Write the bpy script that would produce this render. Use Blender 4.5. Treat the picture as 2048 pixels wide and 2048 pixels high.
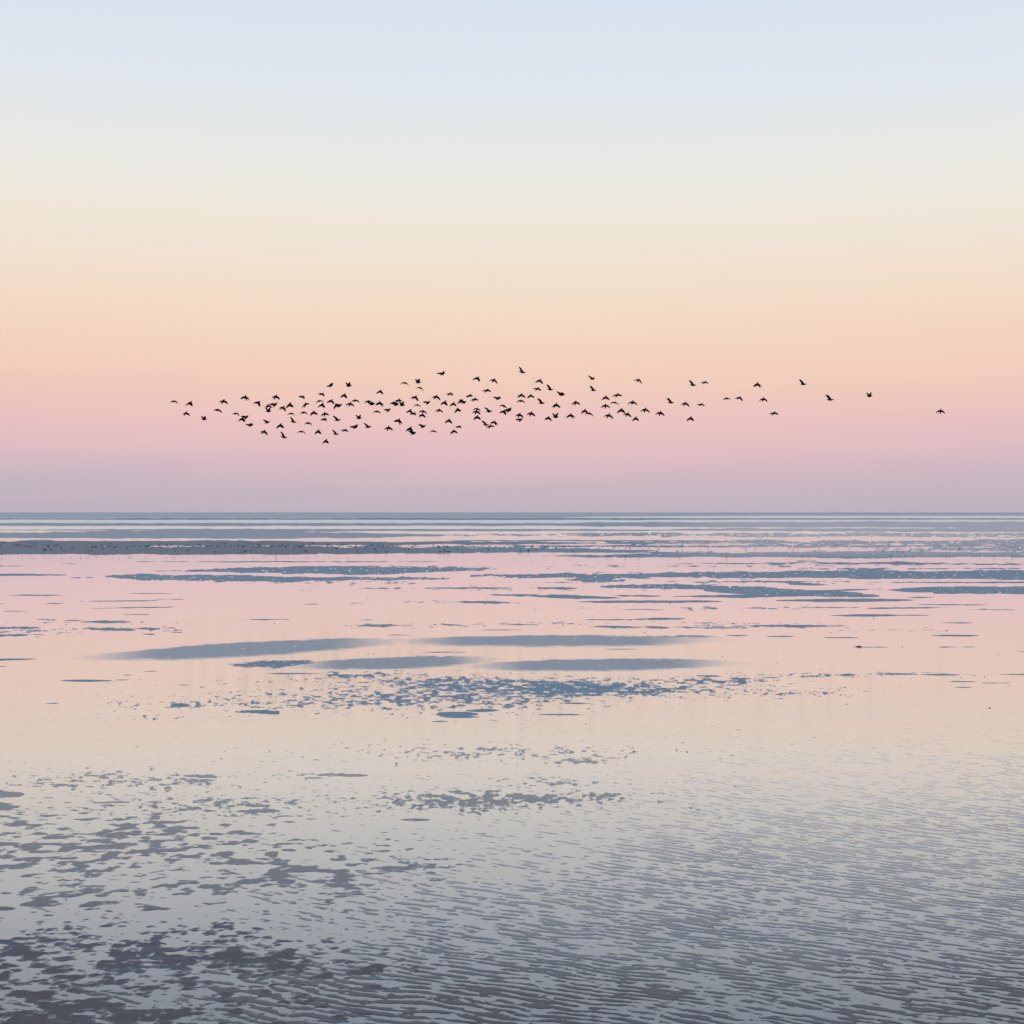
import bpy, math, random
import numpy as np
from mathutils import Matrix, Vector

for o in list(bpy.data.objects): bpy.data.objects.remove(o)
scene = bpy.context.scene
COL = scene.collection

# ------------------------------------------------------------------ camera
CAM_H = 4.0            # metres above the tidal flat
F = 4096.0             # focal length in photograph pixels (2048 wide)
U0, V0 = 1024.0, 1024.7
cd = bpy.data.cameras.new('camera'); cam = bpy.data.objects.new('camera', cd); COL.objects.link(cam)
cd.sensor_width = 36.0; cd.lens = 36.0 * F / 2048.0
cd.clip_start = 0.1; cd.clip_end = 200000.0
cam.location = (0, 0, CAM_H); cam.rotation_euler = (math.radians(90), 0, 0)
cd.shift_y = 0.0003
scene.camera = cam

# ------------------------------------------------------------------ exposure
scene.render.resolution_x = scene.render.resolution_y = 1024
vs = scene.view_settings
vs.view_transform = 'Standard'; vs.look = 'None'; vs.exposure = 0; vs.gamma = 1

def lin(c):
    return tuple(((x / 255) / 12.92 if x / 255 <= 0.04045 else ((x / 255 + 0.055) / 1.055) ** 2.4) for x in c)

# ------------------------------------------------------------------ world: dusk sky opposite the set sun
world = bpy.data.worlds.new("World"); scene.world = world; world.use_nodes = True
nt = world.node_tree; nt.nodes.clear()
def N(t, **k):
    n = nt.nodes.new(t)
    for a, b in k.items(): setattr(n, a, b)
    return n
def L(a, b): nt.links.new(a, b)
def M(op, a, b=None, c=None, clamp=False):
    n = N('ShaderNodeMath', operation=op); n.use_clamp = clamp
    for i, v in enumerate((a, b, c)):
        if v is None: continue
        if isinstance(v, (int, float)): n.inputs[i].default_value = v
        else: L(v, n.inputs[i])
    return n.outputs[0]
tc = N('ShaderNodeTexCoord'); sep = N('ShaderNodeSeparateXYZ'); L(tc.outputs['Generated'], sep.inputs[0])
elev = M('MULTIPLY', M('ARCSINE', sep.outputs[2]), 180 / math.pi)           # degrees
# very faint, long, level streaks of thin cloud
mp = N('ShaderNodeMapping'); mp.inputs['Scale'].default_value = (1.6, 1.6, 30); L(tc.outputs['Generated'], mp.inputs[0])
nz = N('ShaderNodeTexNoise'); nz.inputs['Scale'].default_value = 2.2; nz.inputs['Detail'].default_value = 5; L(mp.outputs[0], nz.inputs[0])
wob = M('MULTIPLY', M('SUBTRACT', nz.outputs['Fac'], 0.5), 0.9)
# the band of colour stands a little higher near the middle of the view
az = M('ARCTAN2', sep.outputs[0], sep.outputs[1])
azd = M('ABSOLUTE', M('ADD', az, -0.02))
bend = M('MULTIPLY', M('MULTIPLY', azd, azd), -5.5)
e2 = M('ADD', M('ADD', elev, wob), bend)
SKY_TOP = 60.0
fac = M('POWER', M('DIVIDE', M('MAXIMUM', e2, 0.0), SKY_TOP), 0.5, clamp=True)
ramp = N('ShaderNodeValToRGB'); L(fac, ramp.inputs[0])
def el(y): return math.degrees(math.atan((V0 - y) / F))
SKY = [(1024, (189, 178, 190)), (985, (198, 182, 193)), (940, (212, 185, 194)), (900, (226, 190, 195)), (850, (234, 195, 192)),
       (790, (239, 202, 188)), (720, (243, 210, 189)), (630, (243, 218, 197)), (530, (241, 225, 208)), (430, (238, 231, 219)),
       (330, (233, 233, 228)), (200, (225, 231, 236)), (0, (215, 227, 240))]
stops = [(el(y), c) for y, c in SKY] + [(19.0, (192, 216, 246)), (27, (152, 196, 236)), (40, (116, 170, 222)), (60, (92, 142, 202))]
stops = [((max(e, 0) / SKY_TOP) ** 0.5, c) for e, c in stops]
cr = ramp.color_ramp
while len(cr.elements) > 1: cr.elements.remove(cr.elements[-1])
cr.elements[0].position = 0; cr.elements[0].color = (*lin(stops[0][1]), 1)
for p, c in stops[1:]:
    e = cr.elements.new(min(p, 1)); e.color = (*lin(c), 1)
bg = N('ShaderNodeBackground'); bg.inputs[1].default_value = 1.0; L(ramp.outputs[0], bg.inputs[0])
# the clear twilight air itself adds a little Nishita sky light
sky = N('ShaderNodeTexSky', sky_type='NISHITA'); sky.sun_disc = False
SUN_EL, SUN_ROT = math.radians(0.6), math.radians(180)
sky.sun_elevation = SUN_EL; sky.sun_rotation = SUN_ROT
bg2 = N('ShaderNodeBackground'); bg2.inputs[1].default_value = 0.05; L(sky.outputs[0], bg2.inputs[0])
up = M('MULTIPLY', M('SUBTRACT', elev, 18.0), 1 / 20.0, clamp=True)
bg3 = N('ShaderNodeMixShader'); bl = N('ShaderNodeBackground'); bl.inputs[0].default_value = (0, 0, 0, 1)
L(up, bg3.inputs[0]); L(bl.outputs[0], bg3.inputs[1]); L(bg2.outputs[0], bg3.inputs[2])
ad = N('ShaderNodeAddShader'); L(bg.outputs[0], ad.inputs[0]); L(bg3.outputs[0], ad.inputs[1])
wo = N('ShaderNodeOutputWorld'); L(ad.outputs[0], wo.inputs[0])

# ------------------------------------------------------------------ sun: almost set, far behind the camera
sd = bpy.data.lights.new('sun', 'SUN'); sd.energy = 0.12; sd.angle = math.radians(12); sd.color = (1.0, 0.78, 0.62)
sun = bpy.data.objects.new('sun', sd); COL.objects.link(sun)
sun.rotation_euler = (math.radians(86), 0, 0)

# ------------------------------------------------------------------ helpers
def tag(o, label=None, cat=None, group=None, kind=None):
    for k, v in (('label', label), ('category', cat), ('group', group), ('kind', kind)):
        if v: o[k] = v
    return o

class MatB:
    def __init__(s, name):
        s.m = bpy.data.materials.new(name); s.m.use_nodes = True; s.nt = s.m.node_tree; s.nt.nodes.clear()
        s.out = s.nt.nodes.new('ShaderNodeOutputMaterial'); s.p = s.nt.nodes.new('ShaderNodeBsdfPrincipled')
        s.nt.links.new(s.p.outputs[0], s.out.inputs[0])
    def n(s, t, **k):
        n = s.nt.nodes.new(t)
        for a, b in k.items(): setattr(n, a, b)
        return n
    def l(s, a, b): s.nt.links.new(a, b)
    def math(s, op, a, b=None, clamp=False):
        n = s.n('ShaderNodeMath', operation=op); n.use_clamp = clamp
        for i, v in enumerate((a, b)):
            if v is None: continue
            if isinstance(v, (int, float)): n.inputs[i].default_value = v
            else: s.l(v, n.inputs[i])
        return n.outputs[0]
    def mix(s, f, a, b):
        n = s.n('ShaderNodeMix', data_type='RGBA')
        for i, v in ((0, f), (6, a), (7, b)):
            if isinstance(v, (int, float)): n.inputs[i].default_value = v
            elif isinstance(v, tuple): n.inputs[i].default_value = (*v, 1)
            else: s.l(v, n.inputs[i])
        return n.outputs[2]
    def noise(s, scale, detail=3, vec=None, rough=0.5):
        n = s.n('ShaderNodeTexNoise'); n.inputs['Scale'].default_value = scale; n.inputs['Detail'].default_value = detail
        n.inputs['Roughness'].default_value = rough
        if vec is not None: s.l(vec, n.inputs[0])
        return n.outputs['Fac']

# water: a film of shallow, almost still water over mud
W = MatB('shallow_water')
geo = W.n('ShaderNodeNewGeometry')
W.p.inputs['Base Color'].default_value = (0.12, 0.135, 0.16, 1)
wn = W.noise(0.05, 4, geo.outputs['Position'])
W.l(W.math('MULTIPLY_ADD', wn, 0.05), W.p.inputs['Roughness'])
mad = [n for n in W.nt.nodes if n.type == 'MATH'][-1]
wsep = W.n('ShaderNodeSeparateXYZ'); W.l(geo.outputs['Position'], wsep.inputs[0])
far = W.math('MULTIPLY', W.math('SUBTRACT', wsep.outputs[1], 180.0), 1 / 500.0, clamp=True)   # open water far out is ruffled by the breeze
W.l(W.math('ADD', W.math('MULTIPLY', far, 0.2), 0.07), mad.inputs[2])
W.p.inputs['IOR'].default_value = 1.8
def sheen_tint(B, sepn):      # reflected brightness painted into the base colour: dark near the beach, pale farther out
    f = B.math('MULTIPLY', B.math('SUBTRACT', sepn.outputs[1], 17.0), 1 / 15.0, clamp=True)
    return B.mix(f, (0.05, 0.035, 0.055), (0.55, 0.47, 0.42))
W.l(sheen_tint(W, wsep), W.p.inputs['Base Color'])
def film(B, sepn):  # coat added with distance to strengthen the water's reflected brightness
    f = B.math('POWER', B.math('MULTIPLY', B.math('SUBTRACT', sepn.outputs[1], 17.0), 1 / 17.0, clamp=True), 0.8)
    return B.math('MULTIPLY', f, 0.80)
W.l(film(W, wsep), W.p.inputs['Coat Weight']); W.p.inputs['Coat IOR'].default_value = 1.5
W.l(mad.outputs[0], W.p.inputs['Coat Roughness'])

# wet mud: rough where drained, mirror-like where a film of water still lies on it ("wet"), brown or painted sky-blue by "tone"
D = MatB('wet_mud')
wet = D.n('ShaderNodeAttribute', attribute_name='wet').outputs['Fac']
tone = D.n('ShaderNodeAttribute', attribute_name='tone').outputs['Fac']
dgeo = D.n('ShaderNodeNewGeometry')
dn = D.noise(1.3, 4, dgeo.outputs['Position'])
dn2 = D.noise(9.0, 4, dgeo.outputs['Position'])
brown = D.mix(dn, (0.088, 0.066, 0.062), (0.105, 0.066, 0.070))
grey = D.mix(dn, (0.125, 0.22, 0.265), (0.14, 0.225, 0.26))  # far mud: blue of the reflected sky painted into its base colour
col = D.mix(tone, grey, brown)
dsep = D.n('ShaderNodeSeparateXYZ'); D.l(dgeo.outputs['Position'], dsep.inputs[0]); waterc = sheen_tint(D, dsep)
D.l(D.math('MULTIPLY', film(D, dsep), wet), D.p.inputs['Coat Weight']); D.p.inputs['Coat Roughness'].default_value = 0.08; D.p.inputs['Coat IOR'].default_value = 1.5
D.l(D.mix(wet, col, waterc), D.p.inputs['Base Color'])
r0 = D.math('MULTIPLY_ADD', dn2, 0.15); [n for n in D.nt.nodes if n.type == 'MATH'][-1].inputs[2].default_value = 0.42
dr = D.n('ShaderNodeMix', data_type='FLOAT'); D.l(wet, dr.inputs[0]); D.l(r0, dr.inputs[2]); dr.inputs[3].default_value = 0.08
D.l(dr.outputs[0], D.p.inputs['Roughness'])
ir = D.n('ShaderNodeMix', data_type='FLOAT'); D.l(wet, ir.inputs[0])
dry = D.math('MULTIPLY_ADD', tone, -0.17); [n for n in D.nt.nodes if n.type == 'MATH'][-1].inputs[2].default_value = 1.38; D.l(dry, ir.inputs[2]); ir.inputs[3].default_value = 1.75
D.l(ir.outputs[0], D.p.inputs['IOR'])

S = MatB('open_sea')
S.p.inputs['Base Color'].default_value = (0.26, 0.32, 0.33, 1); S.p.inputs['Roughness'].default_value = 0.38; S.p.inputs['IOR'].default_value = 1.4

# ------------------------------------------------------------------ noise
def hsh(ix, iy, seed):
    h = (ix.astype(np.uint32) * np.uint32(374761393) + iy.astype(np.uint32) * np.uint32(668265263) + np.uint32(seed * 1442695 + 97))
    h = (h ^ (h >> np.uint32(13))) * np.uint32(1274126177)
    h = h ^ (h >> np.uint32(16))
    return h.astype(np.float32) / np.float32(4294967295.0)
def vnoise(x, y, seed):
    x0 = np.floor(x); y0 = np.floor(y); fx = (x - x0); fy = (y - y0)
    ix = x0.astype(np.int64); iy = y0.astype(np.int64)
    fx = fx * fx * fx * (fx * (fx * 6 - 15) + 10); fy = fy * fy * fy * (fy * (fy * 6 - 15) + 10)
    a = hsh(ix, iy, seed); b = hsh(ix + 1, iy, seed); c = hsh(ix, iy + 1, seed); d = hsh(ix + 1, iy + 1, seed)
    return ((a + (b - a) * fx) * (1 - fy) + (c + (d - c) * fx) * fy) * 2 - 1
def fbm(x, y, seed, octs=4, gain=0.55, lac=2.03):
    s = 0; a = 1.0; t = 0
    cs, sn = math.cos(0.6), math.sin(0.6)
    for k in range(octs):
        s = s + a * vnoise(x, y, seed + k * 17); t += a * a
        x, y = (x * cs - y * sn) * lac + 3.7, (x * sn + y * cs) * lac + 1.3; a *= gain
    return s / math.sqrt(t) / 0.55          # about unit variance
def sstep(a, b, x):
    t = np.clip((x - a) / (b - a), 0, 1); return t * t * (3 - 2 * t)

# ------------------------------------------------------------------ the tidal flat as one height field
dd = np.concatenate([np.arange(0.5, 120, 0.5), np.arange(120, 420, 0.8), np.arange(420, 1180, 1.0)])[::-1]
uu = np.arange(-260, 2310, 1.55)
NR, NC = len(dd), len(uu)
Dm = (CAM_H * F / dd)                                   # distance of each row
Ug, Vg = np.meshgrid(uu, V0 + dd); Dg = np.repeat(Dm[:, None], NC, 1)
Xg = (Ug - U0) / F * Dg; Yg = Dg
Wx = Xg.astype(np.float64); Wy = Yg.astype(np.float64)

# angular (far) noises
nA = fbm(Ug / 16, Vg / 1.8, 3, 4)
nB = fbm(Ug / 70, Vg / 4.5, 31, 4)
nS = fbm(Ug / 5, Vg / 1.6, 77, 2)
nL = fbm(Ug / 260, Vg / 9, 51, 3)
Fm = np.full(Ug.shape, -9.0)
wetm = np.zeros(Ug.shape)

def lens(u0, u1, v0, v1, t, rough=0.6, speck=0.0, feather=0.0, skew=1.0):
    """a mud bank from (u0,v0) to (u1,v1), t thick in the middle"""
    global Fm, wetm
    r0 = np.searchsorted(-(V0 + dd), -(max(v0, v1) + t + 14)); r1 = np.searchsorted(-(V0 + dd), -(min(v0, v1) - t - 14))
    c0 = max(0, np.searchsorted(uu, u0 - 30)); c1 = min(NC, np.searchsorted(uu, u1 + 30))
    if r1 <= r0 or c1 <= c0: return
    sl = (slice(r0, r1), slice(c0, c1))
    u, v = Ug[sl], Vg[sl]
    s = np.clip((u - u0) / (u1 - u0), 0, 1)
    w = np.clip(4 * s * (1 - s), 0, 1) ** 0.6
    edge = t * 0.5 * w - 0.25
    vc = v0 + (v1 - v0) * s
    f = edge - np.abs(v - vc) + rough * (nA[sl] * 0.8 + nB[sl] * min(1.5, t * 0.16))
    f = np.where((u < u0) | (u > u1), np.minimum(f, -1), f)
    if feather: f = f + 0.4 * nA[sl]
    if speck: f = np.where(nS[sl] > speck, np.minimum(f, -0.4), f)
    if feather:
        ft = np.clip((f + 0.3 * nB[sl]) / np.where(v < vc, feather * 0.4, feather * 1.25), 0, 1); ft = ft * ft * (3 - 2 * ft)
        ends = sstep(0, 0.28, s) * sstep(0, 0.28, 1 - s)
        wt = 1 - ft * (0.20 + 0.66 * ends)
    else: wt = np.zeros_like(f)
    take = f > Fm[sl]
    Fm[sl] = np.where(take, f, Fm[sl])
    wetm[sl] = np.where(take, wt, wetm[sl])

def cluster(uc, vc, ru, rv, dens, su=14, sv=3.2, seed=5, tilt=0.0, world=0.0, rough=5):
    """a patch of many small humps of mud, dens 0..1 in its middle"""
    global Fm, wetm
    r0 = np.searchsorted(-(V0 + dd), -(vc + rv * 2.2 + abs(tilt) * ru)); r1 = np.searchsorted(-(V0 + dd), -(vc - rv * 2.2 - abs(tilt) * ru))
    c0 = max(0, np.searchsorted(uu, uc - ru * 2.2)); c1 = min(NC, np.searchsorted(uu, uc + ru * 2.2))
    if r1 <= r0 or c1 <= c0: return
    sl = (slice(r0, r1), slice(c0, c1))
    u, v = Ug[sl], Vg[sl]
    q = ((u - uc) / ru) ** 2 + ((v - vc - (u - uc) * tilt) / rv) ** 2
    c = dens * np.exp(-q * 0.8) * 3.4
    if world: n = fbm(Wx[sl] / (world * 0.85), Wy[sl] / (world * 1.05), seed, 3, 0.52)
    else: n = fbm(u / su, v / sv, seed, 4, 0.6)
    f = (n + c - 1.95) * 2.0
    take = f > Fm[sl]
    Fm[sl] = np.where(take, f, Fm[sl])
    wetm[sl] = np.where(take, np.maximum(0.55 * (1 - sstep(0, 0.9, f)), 0.20 * sstep(1450, 1520, v) * sstep(1850, 1760, v)), wetm[sl])

E = 2400
# --- far bands near the horizon
lens(-700, 3000, 1038, 1038, 4.2, 0.25)
lens(-700, 1700, 1049, 1049, 6.5, 0.3)
lens(900, 3300, 1049, 1050, 13, 0.35)
lens(-600, 360, 1058.5, 1061, 2.2, 0.2)
lens(-500, 240, 1066, 1066, 2.0, 0.2)
lens(60, 1500, 1059.5, 1060.5, 5, 0.35)
lens(-100, 900, 1070, 1070.5, 14.5, 0.45)
lens(150, 700, 1063, 1063.5, 5, 0.5)
lens(-500, 800, 1074, 1074, 5, 0.4)
lens(1200, 3200, 1060, 1060, 9, 0.5)
lens(900, 3300, 1070, 1069, 9, 0.9, 0.9)
lens(-1500, 1350, 1102.5, 1101, 17, 0.6)
lens(-1500, 1250, 1088, 1086, 12, 0.6)
lens(-1500, 1000, 1094.5, 1094, 7, 1.6, 1.3)
lens(-1500, 650, 1094, 1094, 6, 1.2, 1.3)
lens(860, 1500, 1081, 1082, 3, 0.4)
lens(900, 1700, 1087, 1088, 2, 0.3)
lens(1000, 3000, 1092, 1093, 6, 1.0, 1.3)
lens(1200, 3300, 1085, 1084, 9, 1.0, 1.0)
lens(1750, 3100, 1098, 1100, 15, 1.1, 0.7)
lens(1040, 1420, 1104, 1105, 3, 0.5)
lens(1080, 1400, 1112, 1112, 5, 0.9)
lens(1180, 2260, 1109.5, 1109.5, 13, 0.9, 1.5)
# --- blue banks in the pink water
for a in [(230, 900, 1123.5, 1123.5, 2.0, .6), (-80, 60, 1132.5, 1132, 2.2, .3), (115, 165, 1127, 1127.5, 1.8, .3), (-160, 135, 1149, 1150, 5, .3),
          (140, 165, 1155, 1156, 2.5, .4), (168, 192, 1155, 1155, 2, .3), (310, 370, 1142, 1141.5, 1.8, .3),
          (1350, 1560, 1127, 1127, 2.6, .5), (1900, 2200, 1128, 1129, 5, 1.0), (1500, 1900, 1126, 1127, 6, 1.2), (1560, 2100, 1138, 1137, 2.4, 1.0),
          (1360, 1700, 1163.5, 1163.5, 2.6, .8), (1560, 1660, 1164, 1170, 6, .8), (1710, 2400, 1164.5, 1165.5, 3, .6),
          (840, 1030, 1176, 1176, 3.4, .4), (1070, 1160, 1176, 1178, 4, .8), (720, 790, 1177, 1177.5, 2.4, .4), (1010, 1170, 1165, 1165, 1.6, .4),
          (980, 1240, 1190, 1196, 6, .6), (1150, 1450, 1203.5, 1203.5, 6, .4), (1220, 1330, 1191, 1193, 4, .7), (1345, 1640, 1193, 1192, 6, .5),
          (1550, 1830, 1201, 1200, 7.5, .3), (1610, 1770, 1182, 1178, 3.5, .4), (1810, 1870, 1195, 1195, 3, .3), (1660, 1800, 1231, 1231, 5, .4),
          (1795, 1865, 1230.5, 1231, 2.4, .3), (1720, 1900, 1217, 1215, 3.6, .3), (1590, 1720, 1215.5, 1215, 2.4, .3), (1830, 1980, 1209, 1210, 3, .3),
          (1940, 2030, 1219, 1220, 2, .4), (1880, 1950, 1245.5, 1246, 2.6, .3), (1480, 1540, 1216, 1216.5, 2, .5), (1860, 1960, 1271, 1271.5, 4, .3),
          (1640, 1720, 1275, 1275.5, 2.6, .3), (1525, 1600, 1273, 1273, 3, .3), (1450, 1500, 1271, 1271, 3, .4), (1360, 1440, 1272, 1274, 5, .4),
          (1160, 1290, 1239.5, 1239.5, 3, .4), (1270, 1370, 1238, 1237.5, 4, .5), (1190, 1270, 1253, 1255, 4.5, .8), (1290, 1340, 1254, 1255, 4, .9),
          (1240, 1340, 1219, 1219, 2, .3), (1500, 1690, 1252, 1252, 4.5, .7), (1350, 1480, 1255, 1256, 3, 1.0), (910, 1060, 1204, 1206, 4, .8),
          (1360, 1440, 1203, 1204, 3, .4), (940, 1050, 1260, 1260, 2.2, .3), (720, 760, 1240, 1240, 2, .3), (990, 1090, 1248, 1250, 3, .6),
          (710, 780, 1250, 1253, 5, 1.2), (770, 820, 1250, 1252, 4, 1.2), (880, 920, 1249, 1250, 4.5, 1.), (690, 740, 1207, 1206, 1.6, .3),
          (845, 940, 1304.5, 1304.5, 2.6, .3), (1210, 1290, 1298.5, 1298.5, 2, .3), (775, 830, 1270, 1270.5, 2, .3),
          (15, 125, 1190.5, 1190.5, 3.4, .3), (90, 128, 1207, 1207, 2, .3), (-60, 30, 1207.5, 1207.5, 2, .3), (5, 60, 1222.5, 1222.5, 2, .3),
          (140, 340, 1203, 1201, 2.4, .4), (310, 390, 1199, 1198.5, 2, .3), (250, 350, 1187, 1187, 2, .3), (180, 400, 1217, 1213, 1.6, .5),
          (240, 320, 1229, 1229, 1.6, .3), (600, 660, 1208.5, 1208, 1.8, .3), (480, 580, 1239, 1239, 2.2, .5), (70, 115, 1238.5, 1240, 3, .8),
          (120, 165, 1241, 1241, 2, .5), (160, 275, 1244.5, 1243.5, 5.5, .5), (165, 200, 1257, 1258, 4, .9), (195, 270, 1257, 1260, 7, 1.4),
          (275, 320, 1257, 1258, 4, 1.0), (340, 365, 1264, 1265, 3, .8), (285, 310, 1268, 1268, 3, .8), (325, 355, 1256, 1256, 2, .3),
          (-60, 85, 1256, 1255.5, 5, .8), (-60, 55, 1271, 1270, 6, .8), (-100, 75, 1321, 1318, 5, .2), (-20, 20, 1333, 1333, 2, .2),
          (120, 225, 1361.5, 1361.5, 5, .2), (228, 268, 1360, 1359.5, 2, .2), (245, 268, 1350, 1350, 1.8, .2), (285, 320, 1343, 1342, 1.8, .2),
          (90, 118, 1407, 1407, 2.6, .2), (350, 380, 1370, 1370, 1.8, .2), (540, 620, 1347.5, 1347.5, 3, .3), (1388, 1450, 1351, 1353, 4, .4),
          (1525, 1560, 1355, 1355, 2, .3), (1770, 1835, 1348, 1348, 4, .3), (1840, 1920, 1349, 1349.5, 3.6, .3), (1680, 1710, 1350, 1350, 4, .8),
          (1895, 1955, 1363.5, 1363.5, 3, .3), (1960, 2020, 1366, 1366, 2, .3), (1905, 1945, 1375, 1375, 2.4, .3), (1995, 2100, 1349, 1348, 3, .3),
          (1700, 1785, 1294.5, 1294.5, 2, .7), (1850, 1950, 1294, 1294, 2.4, .6), (2025, 2100, 1303, 1303, 2.4, .3),
          (1070, 1170, 1429, 1429.5, 4, .2), (860, 900, 1443, 1443, 3, .2), (1125, 1185, 1406.5, 1407, 3.4, .3)]:
    lens(*a)
lens(370, 1010, 1142, 1138, 15, 0.9, 1.35)
lens(440, 900, 1142, 1141, 16, 0.9, 1.35)
lens(185, 640, 1153, 1158, 13, 0.8, 1.35)
lens(390, 700, 1157, 1159, 12, 0.9, 1.5)
lens(560, 900, 1158, 1158, 8, 1.2, 1.1)
lens(940, 1420, 1152, 1151, 10, 0.9, 1.6)
lens(1150, 3200, 1149.5, 1150, 19, 0.8, 1.4)
lens(1130, 1250, 1159, 1162, 8, 1.1, 1.3)
lens(1200, 1560, 1173, 1176, 11, 0.8, 1.35)
lens(1390, 1760, 1178, 1192, 15, 0.6, 1.4)
lens(1480, 1740, 1187, 1192, 8, 0.6, 1.4)
lens(1770, 2400, 1180, 1182, 17, 0.5, 1.4)
# --- sand bars with soft, wet edges
lens(130, 850, 1320, 1281, 35, 0.35, 1.95, 7)
lens(230, 700, 1316, 1294, 30, 0.3, 1.95, 7)
lens(740, 1470, 1285, 1282, 29, 0.3, 1.95, 7)
lens(840, 1440, 1282, 1286, 27, 0.3, 1.95, 7)
lens(560, 1010, 1336, 1320, 31, 0.4, 1.95, 7)
lens(900, 1500, 1335, 1328, 31, 0.3, 1.95, 7)
lens(1260, 1450, 1275, 1274, 8, 0.5, 1.6, 3)
lens(150, 420, 1308, 1306, 4, 0.5, 1.6, 3)
lens(480, 640, 1329, 1327, 11, 1.3, 1.2)
lens(530, 640, 1347, 1347, 3, .4)
lens(450, 520, 1331, 1331, 7, 1.4, 1.0); lens(530, 640, 1329, 1328, 9, 1.2, 1.4)
# --- hummocky clusters
cluster(700, 1350, 110, 9, .66, 12, 3.2, 8); cluster(880, 1362, 120, 10, .75, 12, 3.2, 9)
cluster(1050, 1374, 300, 17, .80, 15, 3.4, 10); cluster(1200, 1378, 220, 15, .82, 15, 3.4, 13)
cluster(860, 1398, 240, 22, .72, 14, 3.6, 11); cluster(1080, 1388, 120, 13, .66, 13, 3.4, 43)
cluster(620, 1400, 200, 20, .54, 12, 3.4, 14)
cluster(380, 1410, 150, 10, .46, 12, 3.2, 15); cluster(300, 1435, 100, 6, .42, 10, 3, 16)
cluster(1440, 1362, 110, 8, .72, 14, 3.2, 17); cluster(1560, 1385, 160, 9, .42, 10, 3, 18); cluster(1620, 1352, 160, 5, .44, 12, 2.5, 20)
lens(470, 560, 1424, 1425, 8, 1.0); lens(340, 380, 1411, 1411, 6, .8); lens(870, 960, 1430, 1430, 12, 1.2); lens(930, 1000, 1421, 1421, 6, .8)
cluster(1000, 1365, 480, 6, .40, 12, 3, 24)
cluster(980, 1505, 300, 14, .40, 11, 3.4, 25); cluster(1160, 1522, 90, 8, .66, 12, 3.4, 26); cluster(880, 1515, 60, 6, .50, 11, 3, 27)
cluster(1020, 1597, 210, 15, .82, 15, 4.6, 28); cluster(900, 1606, 150, 16, .62, 12, 4.4, 29); cluster(1220, 1595, 40, 8, .75, 10, 4, 30)
cluster(1120, 1565, 160, 10, .42, 14, 3.2, 34)
cluster(230, 1562, 230, 18, .50, 16, 3.6, 35); cluster(400, 1560, 60, 12, .62, 16, 3.4, 36); cluster(640, 1548, 60, 8, .55, 20, 3, 37)
lens(365, 415, 1552, 1552, 6, .6); lens(655, 740, 1550, 1551, 7, .5); lens(605, 650, 1556, 1556, 4, .4); lens(-80, 48, 1588, 1588, 14, .9); lens(-100, 40, 1617, 1614, 19, 1.3)
lens(175, 260, 1606, 1604, 4, .6); lens(470, 560, 1622, 1622, 6, .8); lens(800, 860, 1640, 1640, 6, .4)
cluster(420, 1612, 240, 16, .52, 14, 4, 38)
for q in [(180, 1655, 330, 40, .50, 40, 0, .24), (60, 1720, 280, 45, .54, 41, 0, .25), (200, 1690, 150, 40, .54, 141, 0, .24),
          (420, 1700, 220, 30, .54, 42, .10, .22), (580, 1752, 210, 36, .60, 44, .06, .22), (380, 1770, 80, 24, .56, 45, 0, .24),
          (760, 1725, 120, 30, .57, 46, 0.1, .18), (130, 1800, 260, 34, .54, 47, 0, .24), (100, 1905, 360, 50, .66, 48, 0, .17),
          (350, 1925, 330, 50, .66, 49, 0, .17), (0, 2000, 420, 70, .66, 50, 0, .20), (560, 1930, 240, 40, .60, 52, .1, .20),
          (320, 2040, 420, 55, .68, 53, 0, .20), (420, 1860, 90, 14, .50, 54, 0, .16), (100, 2130, 700, 90, .62, 56, 0, .20)]:
    cluster(q[0], q[1], q[2], q[3], q[4], 0, 0, 400 + (q[5] % 2), q[6], q[7])
for q in [(740, 1251, 60, 4, .62), (900, 1250, 120, 4, .5), (1090, 1246, 110, 4, .52), (1250, 1254, 120, 3, .55), (1450, 1254, 90, 4, .6), (1600, 1252, 120, 4, .62),
          (1420, 1246, 140, 2.5, .5), (1820, 1261, 120, 2.5, .5), (240, 1259, 110, 5, .55), (60, 1264, 90, 8, .5), (200, 1245, 120, 4, .45), (900, 1204, 120, 3, .5),
          (1000, 1178, 300, 4, .42), (1500, 1164, 240, 5, .45), (700, 1165, 260, 5, .42), (1500, 1132, 420, 4, .42), (1750, 1348, 260, 4, .42), (1480, 1217, 260, 4, .40)]:
    cluster(q[0], q[1], q[2], q[3], q[4], 15, 1.9, int(q[0] + q[1]))
# scattered tiny humps everywhere in the middle
sp = fbm(Ug / 9, Vg / 3.0, 91, 3, 0.7)
dsp = 2.65 - 0.45 * sstep(1490, 1620, Vg) * (1 - sstep(1500, 1900, Ug)) + 0.4 * sstep(1300, 1180, Vg)
f = (sp - dsp) * 1.5
Fm = np.maximum(Fm, np.where((Vg > 1110) & (Vg < 1700), f, -9))

wetm = np.where(Fm > 0, np.maximum(wetm, 0.22 * sstep(1450, 1520, Vg) * sstep(1870, 1780, Vg)), wetm)
# --- current ripples: crests slant down to the right
near = Vg > 1370
rr = np.where(near.any(1))[0]; sl = (slice(rr[0], rr[-1] + 1), slice(0, NC))
x, y, u, v = Wx[sl], Wy[sl], Ug[sl], Vg[sl]
a = math.radians(42)
w1 = fbm(x / 1.6, y / 1.9, 201, 3); w2 = fbm(x / 0.42, y / 0.5, 202, 3); w3 = fbm(x / 5.0, y / 6.0, 206, 2)
slope = np.interp(y, [17, 19, 23, 27, 45], [0.13, 0.14, 0.175, 0.19, 0.19])
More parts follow.
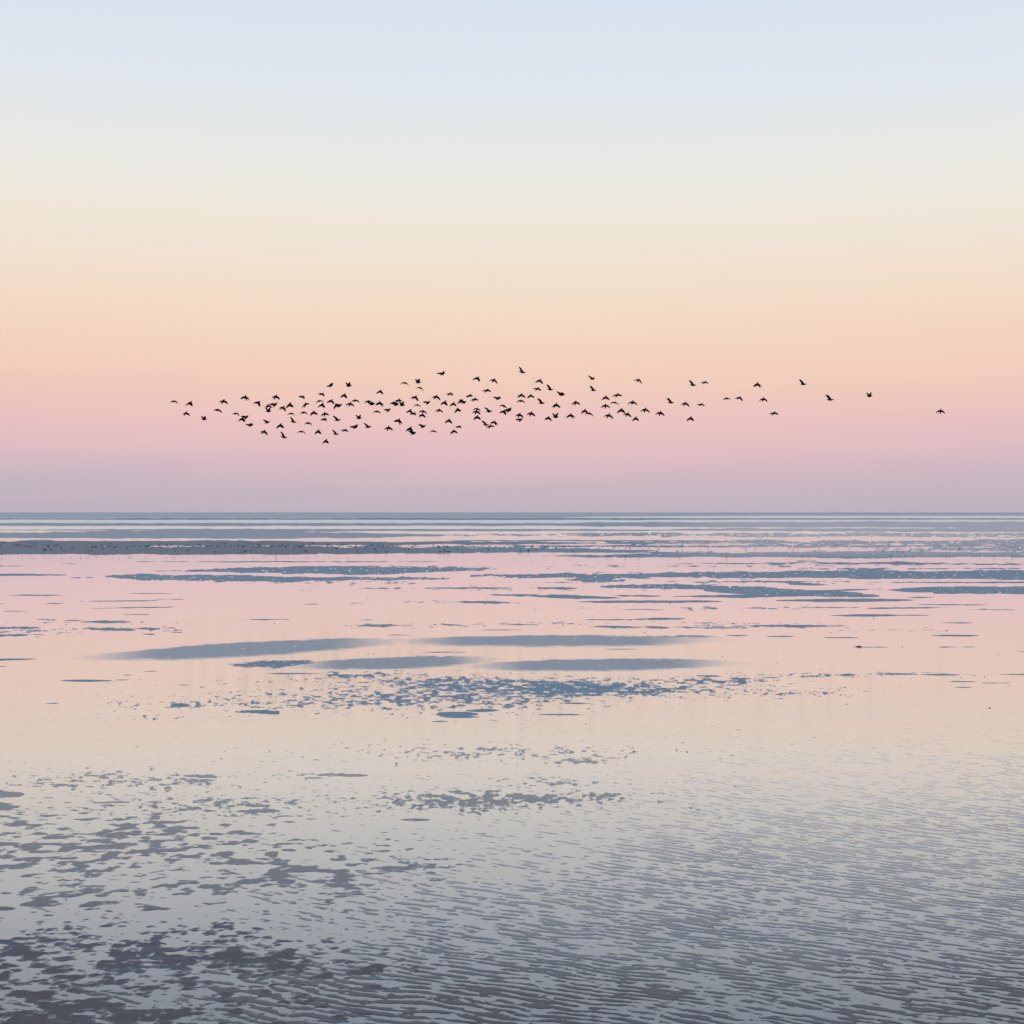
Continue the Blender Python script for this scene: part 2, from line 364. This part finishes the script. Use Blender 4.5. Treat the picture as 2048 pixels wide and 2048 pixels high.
# crest spacing grows slowly with distance from the beach (0.18 m near, 0.3 m farther out)
td = np.arange(200, 1400, 1.0)
per = np.interp(td, [350, 480, 580, 680, 780, 900, 1050], [5.0, 5.6, 6.6, 7.2, 7.8, 8.6, 9.6])
cum = np.cumsum(2 * math.pi / per)
dw = CAM_H * F / (y + w1 * 0.13 + w2 * 0.024 + w3 * 0.25)
ph = -np.interp(dw, td, cum) + 2 * math.pi / np.interp(dw, td, per) * slope * F * x / y
crest = np.sin(ph) + 0.25 * np.sin(2 * ph + 1.0)
al, ac = x * math.cos(a) - y * math.sin(a), x * math.sin(a) + y * math.cos(a)
brk = fbm(al / 0.15, ac / 0.085, 203, 3, 0.65)
brk = brk + 0.45 * fbm(al / 0.42, ac / 0.15, 213, 2, 0.6)
big = fbm(x / 2.6, y / 3.4, 204, 3)
mid = fbm(al / 0.8, ac / 0.36, 209, 2, 0.6)
# how far the crests stand out of the water
bound = np.interp(u, [-300, 300, 450, 700, 900, 1100, 1300, 1500, 2400], [1950, 1900, 1790, 1690, 1650, 1615, 1540, 1440, 1420])
exp_ = sstep(-60, 280, v - bound) * 0.97 - 0.02
exp_ = exp_ - 0.55 * sstep(0, 1, np.exp(-(((u - 640) / 260) ** 2 + ((v - 1880) / 45) ** 2)))
base = -1.9 + exp_ * 1.75
bot = sstep(1900, 2020, v)
fr = 0.95 * crest + 0.95 * brk + 0.14 * mid + 0.08 * big + base + 0.1 * bot
fr = fr * 0.9
old = Fm[sl]
# in the clusters the crests cut the humps too
lowleft = sstep(1840, 2000, v) * (old > -2)
comb = np.where(fr > old, fr, old)
comb = comb + 0.5 * crest * lowleft * sstep(500, 800, u + (v - 1850))
isr = fr > old
Fm[sl] = comb
wr = np.interp(v, [1370, 1480, 1600, 1750, 1900, 1990, 2100], [0.93, 0.88, 0.72, 0.50, 0.38, 0.20, 0.12]) + 0.05 * w3 - 0.04 * big
wetm[sl] = np.where(isr, np.clip(wr, 0, 1), wetm[sl])

# tone: 0 = mud far out with the sky's blue painted in, 1 = dark brown mud close by and in the roost bank
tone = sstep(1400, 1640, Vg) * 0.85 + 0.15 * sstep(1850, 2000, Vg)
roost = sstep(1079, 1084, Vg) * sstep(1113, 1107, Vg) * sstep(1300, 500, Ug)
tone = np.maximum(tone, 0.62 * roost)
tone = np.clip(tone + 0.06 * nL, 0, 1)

farw = 0.10 * sstep(1084, 1076, Vg) * sstep(1040, 1046, Vg) + 0.16 * sstep(1120, 1104, Vg) * sstep(1250, 1500, Ug)
wetm = np.maximum(wetm, np.clip(farw, 0, 0.55))
H = np.clip(Fm, -1.2, 0.5) * 0.006
H = np.where(Vg < 1130, np.clip(Fm, -1.0, 0.6) * 0.015, H)

def grid_mesh(name, X, Y, Z, attrs):
    nr, nc = X.shape
    me = bpy.data.meshes.new(name)
    me.vertices.add(nr * nc)
    co = np.empty((nr * nc, 3), np.float32); co[:, 0] = X.ravel(); co[:, 1] = Y.ravel(); co[:, 2] = Z.ravel()
    me.vertices.foreach_set('co', co.ravel())
    i = np.arange(nr * nc, dtype=np.int32).reshape(nr, nc)
    q = np.stack([i[:-1, :-1], i[:-1, 1:], i[1:, 1:], i[1:, :-1]], -1).reshape(-1, 4)
    me.loops.add(q.size); me.polygons.add(len(q))
    me.loops.foreach_set('vertex_index', q.ravel())
    me.polygons.foreach_set('loop_start', np.arange(0, q.size, 4, dtype=np.int32))
    me.polygons.foreach_set('use_smooth', np.ones(len(q), bool))
    me.update(calc_edges=True)
    for k, v in attrs.items():
        at = me.attributes.new(k, 'FLOAT', 'POINT'); at.data.foreach_set('value', v.astype(np.float32).ravel())
    return me
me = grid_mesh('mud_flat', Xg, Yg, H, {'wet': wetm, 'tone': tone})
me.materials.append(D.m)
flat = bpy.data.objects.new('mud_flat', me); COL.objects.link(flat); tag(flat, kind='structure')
del Xg, Yg, H

def sheet(name, pts, mat):
    me = bpy.data.meshes.new(name); me.from_pydata(pts, [], [tuple(range(len(pts)))]); me.materials.append(mat)
    o = bpy.data.objects.new(name, me); COL.objects.link(o); tag(o, kind='structure'); return o
R = 90000
sheet('water', [(-R, -400, 0), (R, -400, 0), (R, R, 0), (-R, R, 0)], W.m)
sheet('sea_bed', [(-R, -400, -0.6), (R, -400, -0.6), (R, R, -0.6), (-R, R, -0.6)], D.m)
y0 = CAM_H * F / 11.0
sheet('sea', [(-R, y0, 0.06), (30, y0, 0.06), (70, y0 * 1.25, 0.06), (260, y0 * 1.62, 0.06), (3000, y0 * 1.66, .06), (R, y0 * 1.7, 0.06), (R, R, 0.06), (-R, R, 0.06)], S.m)

# ------------------------------------------------------------------ birds
BM = MatB('black_plumage')
BM.p.inputs['Base Color'].default_value = (0.006, 0.005, 0.006, 1); BM.p.inputs['Roughness'].default_value = 0.9
BM.p.inputs['Specular IOR Level'].default_value = 0.0

def bird_mesh(name, inner, outer, sweep=0.0, span=1.0, chord=1.0, blen=1.22):
    """forward +X, up +Z; inner/outer wing angles in degrees above level"""
    vs_, fs = [], []
    # body, neck, head, bill, tail: rings along X  (x, z, half width, half height)
    prof = [(-0.30, 0.012, 0.055, 0.006), (-0.22, 0.010, 0.045, 0.010), (-0.15, 0.004, 0.034, 0.028), (-0.08, 0.0, 0.052, 0.050), (0.0, -0.003, 0.060, 0.060),
            (0.08, 0.0, 0.054, 0.055), (0.135, 0.012, 0.036, 0.038), (0.165, 0.020, 0.033, 0.034), (0.195, 0.022, 0.030, 0.030), (0.222, 0.020, 0.012, 0.013), (0.262, 0.012, 0.003, 0.003)]
    n = 10
    for (x, z, w, h) in prof:
        for k in range(n):
            t = 2 * math.pi * k / n; vs_.append((x * blen, w * 1.4 * math.cos(t), z + h * 1.45 * math.sin(t)))
    for i in range(len(prof) - 1):
        for k in range(n): fs.append((i * n + k, i * n + (k + 1) % n, (i + 1) * n + (k + 1) % n, (i + 1) * n + k))
    fs.append(tuple(range(n))[::-1]); fs.append(tuple((len(prof) - 1) * n + k for k in range(n)))
    # wings: sections along the span; (s, chord, leading edge x, thickness)
    st = [(0.0, 0.20, 0.095, .030), (0.07, 0.19, 0.105, .026), (0.14, 0.185, 0.115, .022), (0.21, 0.18, 0.115, .018), (0.28, 0.165, 0.100, .014),
          (0.35, 0.145, 0.075, .011), (0.42, 0.11, 0.045, .008), (0.475, 0.06, 0.012, .006), (0.50, 0.02, -0.012, .004)]
    for side in (1, -1):
        b = len(vs_); yy, zz, prev = 0.02, 0.015, 0.0
        for (s, c, le, th) in st:
            f = s / 0.5; ang = math.radians(inner + (outer - inner) * min(1, max(0, (f - 0.15) / 0.6)))
            ds = (s - prev) * span; prev = s
            yy += math.cos(ang) * ds; zz += math.sin(ang) * ds
            le2 = le - sweep * s; c *= chord
            for q, (cx, tz) in enumerate(((0, 0), (-0.28, 1), (-0.65, .7), (-1, 0), (-0.65, -.5), (-0.28, -.8))):
                off = tz * th * 0.5 + (0.10 * c * math.sin(math.pi * -cx))
                vs_.append((le2 + cx * c, side * (yy - math.sin(ang) * off), zz + math.cos(ang) * off))
        m = 6
        for i in range(len(st) - 1):
            for k in range(m):
                q = (b + i * m + k, b + i * m + (k + 1) % m, b + (i + 1) * m + (k + 1) % m, b + (i + 1) * m + k)
                fs.append(q if side > 0 else q[::-1])
        e = b + (len(st) - 1) * m
        fs.append(tuple(e + k for k in range(m))); fs.append(tuple(b + k for k in range(m)))
    me = bpy.data.meshes.new(name); me.from_pydata(vs_, [], fs); me.validate()
    for p in me.polygons: p.use_smooth = True
    me.materials.append(BM.m); return me

MESH = {'arch': bird_mesh('bird', 6, -55, 0, .95, 1.6, .85), 'half': bird_mesh('bird', 0, -46, .1, .95, 1.4), 'flat': bird_mesh('bird', 6, -18, .1, .95, 1.4),
        'up': bird_mesh('bird', 78, 58, .62, 0.9, 1.2), 'cup': bird_mesh('bird', 54, 40, .05, 0.85, 1.35), 'vee': bird_mesh('bird', 44, 28, .35, 0.85, 1.6)}
# silhouette code -> (mesh, yaw, pitch, scale, words)      yaw 0 flies right, 90 flies away from the viewer
POSE = {'a': ('arch', 88, 28, .92, 'thin crescent wings'),
        'A': ('half', 80, 48, .95, 'thick crescent wings'),
        'b': ('half', 72, 42, 1.0, 'bowed wings over hanging body'),
        'c': ('half', 48, 38, .96, 'near wing pushed down'),
        'd': ('half', 125, 42, .98, 'body under right wing'),
        'u': ('up', 8, 4, .92, 'wings raised over level body'),
        'v': ('cup', 36, 6, .98, 'both wings cupped upward'),
        's': ('vee', 42, 22, .98, 'half raised wings, slanting body'),
        'x': ('vee', 58, 38, .92, 'star shape and spread tail'),
        'f': ('flat', 50, 34, .88, 'nearly level wings')}
R1 = [(210,640,'a',0),(455,668,'c',8),(400,825,'b',5),(685,918,'v',0),(978,638,'b',5),(893,773,'a',10),(1325,580,'d',10),(1170,828,'a',5),(1340,885,'x',0),(1265,912,'c',10),
      (1408,1010,'s',-8),(1508,658,'c',25),(1788,568,'A',10),(1665,712,'b',-5),(1785,690,'x',0),(1678,795,'v',0),(1665,965,'x',20),(1850,1015,'c',0),(1605,1110,'b',14)]
R2 = [(40,738,'c',20),(140,697,'c',-5),(170,828,'a',0),(365,812,'a',0),(340,570,'f',24),(390,693,'f',-25),(510,818,'c',-6),(605,635,'a',-12),(645,528,'f',25),(690,833,'A',-6),
      (640,697,'c',5),(680,918,'f',15),(780,635,'c',10),(800,388,'s',-30),(1065,402,'v',0),(985,548,'c',10),(858,712,'c',-20),(930,705,'x',10),(1080,680,'A',5),(1162,627,'a',0),
      (890,930,'u',0),(1000,1087,'f',10),(865,1147,'u',0),(435,975,'a',5),(580,1108,'c',0),(332,1108,'a',5),(208,958,'u',8),(60,1195,'u',12),(700,1255,'c',0),(1222,902,'v',0),
      (1175,1035,'s',-14),(1365,1038,'u',0),(1498,797,'a',5),(1540,490,'c',5),(1365,640,'a',0),(1430,685,'s',0),(1555,672,'d',10),(1675,1050,'A',5),(1845,945,'d',22),(1685,775,'x',0),
      (1755,662,'a',0),(1802,692,'s',0),(1825,628,'f',0),(1888,700,'v',0)]
R3 = [(75,357,'a',10),(283,348,'v',0),(312,433,'a',20),(665,213,'s',-15),(1185,283,'c',15),(1450,313,'b',20),(1342,472,'f',5),(228,577,'c',20),(555,570,'b',12),(772,525,'f',10),
      (1070,555,'f',0),(1150,612,'f',0),(440,660,'x',0),(680,660,'c',10),(815,680,'c',0),(940,638,'c',0),(990,655,'x',22),(1525,597,'s',0),(268,697,'a',5),(145,788,'c',10),
      (205,830,'f',15),(358,795,'a',10),(335,852,'c',5),(602,777,'b',5),(880,775,'c',-15),(1192,758,'a',12),(1180,799,'A',10),(1182,887,'c',0),(1378,797,'u',0),(1605,712,'a',25),
      (1595,797,'c',20),(1695,775,'s',-20),(1470,970,'d',20),(1330,1005,'u',0),(1392,1026,'f',-8),(1845,850,'A',10),(1870,925,'x',0),(1865,548,'c',0),(1870,632,'a',5),(745,940,'c',5),
      (905,1033,'f',10),(820,1107,'c',-10),(522,1100,'a',5),(365,1030,'x',15),(145,1065,'c',10),(210,1137,'s',10),(1890,190,'u',12)]
R4 = [(293,322,'c',10),(270,447,'f',15),(468,458,'u',8),(648,540,'s',15),(155,557,'c',-5),(335,668,'u',5),(548,700,'c',0),(858,660,'b',0),(170,828,'A',10),(450,902,'d',10),
      (552,883,'v',0),(795,860,'d',5),(990,790,'c',0),(1072,828,'a',12),(1122,293,'s',20),(1135,470,'u',5),(1315,583,'c',0),(1503,543,'f',0),(1465,660,'a',10),(1320,707,'A',0),
      (1740,655,'b',5),(1368,858,'b',10),(1555,780,'c',0),(1660,838,'b',15),(1778,907,'c',0),(1830,313,'b',20)]
R5 = [(820,390,'u',5),(998,348,'f',5),(478,660,'u',0),(697,675,'b',10),(942,690,'f',10),(78,770,'b',5),(312,820,'b',10),(772,905,'c',0),(1342,595,'a',0),(1530,585,'c',15),
      (1828,382,'d',5),(1905,607,'b',5)]
R6 = [(515,235,'u',0),(232,515,'f',5),(775,385,'u',5),(1155,350,'v',0),(1842,493,'b',5)]
birds = []
for x0, sc, lst in ((320, 7.728, R1), (560, 7.728, R2), (800, 7.728, R3), (1040, 7.728, R4), (1280, 7.728, R5), (1500, 4.83, R6)):
    for X, Y, c, t in lst: birds.append((x0 + X / sc, 720 + Y / sc, c, t))
# labels: pose + part of the flock + order from the left among its look-alikes
def zone(u, v):
    h = 'left tip' if u < 440 else 'left part' if u < 640 else 'left middle' if u < 790 else 'centre' if u < 930 else 'right middle' if u < 1090 else 'right part' if u < 1290 else 'right tail'
    w = 'upper' if v < 795 else 'middle' if v < 828 else 'lower'
    return h, w
ORD = ['first', 'second', 'third', 'fourth', 'fifth', 'sixth', 'seventh', 'eighth', 'ninth', 'tenth']
groups = {}
for i, (u, v, c, t) in enumerate(sorted(birds)): groups.setdefault((c, zone(u, v)), []).append((u, v, c, t))
rng = random.Random(4)
roots = {}
for (c, (h, w)), lst in groups.items():
    for k, (u, v, cc, t) in enumerate(lst):
        mesh, yaw, pitch, sc, words = POSE[c]
        if len(lst) == 1: lab = f'black bird with {words}, {w} {h} of flock'
        else: lab = f'bird with {words}, {ORD[k]} from left, {w} {h} of flock'
        if (c, h) == ('v', 'right tail'): lab = 'large black bird with cupped wings, second from the right end of the flock'
        if u > 1850: lab = 'last black bird far right, alone beyond the whole flock'
        o = bpy.data.objects.new('bird', MESH[mesh]); COL.objects.link(o)
        dist = rng.uniform(235, 275)
        o.location = ((u - U0) / F * dist, dist, CAM_H + (V0 - v) / F * dist)
        rot = Matrix.Rotation(math.radians(t), 4, 'Y') @ Matrix.Rotation(math.radians(yaw + rng.uniform(-9, 9)), 4, 'Z') @ Matrix.Rotation(math.radians(-(pitch + rng.uniform(-5, 5))), 4, 'Y')
        o.rotation_euler = rot.to_euler()
        o.scale = (sc * (1.4 if c in 'aAb' else 1.55) * rng.uniform(.96, 1.04),) * 3
        tag(o, lab, 'bird', 'flock of black birds in flight')

# ------------------------------------------------------------------ stones and clods on the flat, waders on the far bank
SM = MatB('dark_stone'); sn = SM.noise(30, 4)
SM.l(SM.mix(sn, (0.012, 0.012, 0.014), (0.035, 0.03, 0.03)), SM.p.inputs['Base Color']); SM.p.inputs['Roughness'].default_value = 0.6
def stone_mesh(name, seed, sx=1, sy=1, sz=.6):
    r = random.Random(seed); vs_, fs = [], []
    nlat, nlon = 7, 12; ph = [r.uniform(0, 6) for _ in range(6)]
    for i in range(nlat):
        th = math.pi * (i + .5) / nlat
        for k in range(nlon):
            p = 2 * math.pi * k / nlon
            rad = 1 + .12 * math.sin(2 * p + ph[0]) + .09 * math.sin(3 * p + ph[1] + th) + .07 * math.sin(5 * p + 3 * th + ph[2])
            vs_.append((sx * rad * math.sin(th) * math.cos(p), sy * rad * math.sin(th) * math.sin(p), sz * rad * math.cos(th)))
    for i in range(nlat - 1):
        for k in range(nlon): fs.append((i * nlon + k, (i + 1) * nlon + k, (i + 1) * nlon + (k + 1) % nlon, i * nlon + (k + 1) % nlon))
    fs.append(tuple(range(nlon))); fs.append(tuple((nlat - 1) * nlon + k for k in range(nlon))[::-1])
    me = bpy.data.meshes.new(name); me.from_pydata(vs_, [], fs)
    for p in me.polygons: p.use_smooth = True
    me.materials.append(SM.m); return me
stones = [stone_mesh('stone', s) for s in range(5)]
def put(name, me, u, v, wpx, label, cat, group=None, zs=1.0, rot=None):
    d = v - V0; dist = CAM_H * F / d
    o = bpy.data.objects.new(name, me); COL.objects.link(o)
    s = wpx / 2 / F * dist
    o.location = ((u - U0) / F * dist, dist, 0.0); o.scale = (s, s, s * zs)
    o.rotation_euler = (0, 0, rng.uniform(0, 6.28) if rot is None else rot)
    return tag(o, label, cat, group)
put('rock', stone_mesh('rock', 9, 1, .8, .42), 1717.5, 1294, 11, 'largest dark flat rock lying in the pink water at right', 'rock', rot=0)
SP = [(1642.5, 1338.5, 2.6), (1638.5, 1348, 2.6), (1633, 1353.8, 2.4), (1747, 1237, 2.8), (1852, 1255, 2.6), (1804.5, 1294, 2.8), (1555, 1325.5, 2), (1444.5, 1314, 2.2),
      (1979, 1416.5, 4), (1477, 1460, 2.6), (1424, 1452, 2.2), (1650, 1389, 2.2), (1921, 1355, 2.4), (1968.5, 1354, 2.4), (1763, 1346.5, 3), (814.5, 1435.5, 3), (270, 1418.5, 3.4),
      (736, 1308, 2.6), (748, 1308, 2.6), (137, 1184, 2), (1070, 1219, 2.2), (1340, 1207, 2.6), (733, 1195, 2), (974, 1196, 2), (1467, 1247, 3), (1488, 1248, 3),
      (279.5, 1359.5, 2.4), (1996, 1309, 2.4), (1171, 1447.5, 2.4), (912, 1443, 2.4), (549, 1246.5, 2.4), (132, 1249, 2), (133, 1261, 2.2), (899, 1731.5, 3.4), (1374, 1504, 3.4),
      (1268, 1503.5, 4), (441.5, 1517.5, 3), (275, 1494, 2.4), (1290, 1265, 2.4), (1662, 1265, 2.2)]
NEARL = {0: 'top pebble of three in a slanting row right of the hummocks', 1: 'middle pebble of three in a slanting row right of the hummocks', 2: 'bottom pebble of three in a slanting row right of the hummocks',
         3: 'small dark pebble alone in pink water high on the right', 8: 'dark pebble on the faint ripples near the right edge', 5: 'small dark pebble to the right of the flat rock',
         17: 'left pebble of the pair above the soft blue sand bar', 18: 'right pebble of the pair above the soft blue sand bar', 16: 'dark pebble left of the leftmost mud hummocks',
         33: 'dark pebble among the near ripples, closest to the viewer'}
for i, (u, v, w) in enumerate(SP):
    if i in NEARL: put('pebble', stones[i % 5], u, v, w, NEARL[i], 'pebble', 'pebbles scattered on the tidal flat', 1.2)
    else: put('pebble', stones[i % 5], u, v, w, 'tiny dark pebble lying alone on the shining tidal flat', 'pebble', 'lone pebbles on the tidal flat', 1.2)

def wader_mesh():
    vs_, fs = [], []; n = 8
    def tube(rings):
        b = len(vs_)
        for (x, z, r) in rings:
            for k in range(n):
                t = 2 * math.pi * k / n; vs_.append((x + r * .5 * math.sin(t), r * math.cos(t), z + r * math.sin(t) * .8))
        for i in range(len(rings) - 1):
            for k in range(n): fs.append((b + i * n + k, b + i * n + (k + 1) % n, b + (i + 1) * n + (k + 1) % n, b + (i + 1) * n + k))
        fs.append(tuple(b + k for k in range(n))[::-1]); fs.append(tuple(b + (len(rings) - 1) * n + k for k in range(n)))
    tube([(-.20, .155, .01), (-.14, .165, .03), (-.07, .18, .058), (.0, .19, .068), (.07, .205, .055), (.105, .235, .032), (.12, .27, .03), (.145, .285, .03), (.17, .285, .012), (.24, .265, .004)])
    for s in (.018, -.018):
        b = len(vs_)
        for (x, z) in ((-.005, .14), (.012, .07), (0, 0.0)):
            for (dx, dy) in ((-.005, -.005), (.005, -.005), (.005, .005), (-.005, .005)): vs_.append((x + dx, s + dy, z))
        for i in range(2):
            for k in range(4): fs.append((b + i * 4 + k, b + i * 4 + (k + 1) % 4, b + (i + 1) * 4 + (k + 1) % 4, b + (i + 1) * 4 + k))
    me = bpy.data.meshes.new('wading_bird'); me.from_pydata(vs_, [], fs)
    for p in me.polygons: p.use_smooth = True
    me.materials.append(SM.m); return me
WM = wader_mesh()
def wader(u, v, label, group, sc=1.0):
    dist = CAM_H * F / (v - V0)
    o = bpy.data.objects.new('wading_bird', WM); COL.objects.link(o)
    o.location = ((u - U0) / F * dist, dist, 0.0); o.rotation_euler = (0, 0, rng.choice((0, math.pi)) + rng.uniform(-.6, .6)); o.scale = (sc,) * 3
    tag(o, label, 'bird', group)
for i in range(230):
    u = rng.uniform(0, 1130); k = rng.random()
    v = 1094.5 + rng.gauss(0, 1.5) if k < .6 else rng.uniform(1089, 1107)
    wader(u, v, 'tiny dark wading bird resting on the long dark mud bank', 'wading birds on the dark mud bank', rng.uniform(.6, 1.0))
for i in range(70):
    u = rng.uniform(1130, 2040); v = rng.choice((1093, 1098, 1100, 1105, 1116)) + rng.gauss(0, 1)
    wader(u, v, 'tiny dark wading bird standing on the speckled banks far right', 'wading birds on the far right banks', rng.uniform(.45, .75))
for i in range(45):
    u = rng.uniform(0, 700); v = 1115.5 + rng.gauss(0, 1.3)
    wader(u, v, 'tiny dark wading bird feeding along the lower edge of the dark bank', 'wading birds along the waterline', rng.uniform(.28, .42))
print('birds', len(birds), 'verts', NR * NC)
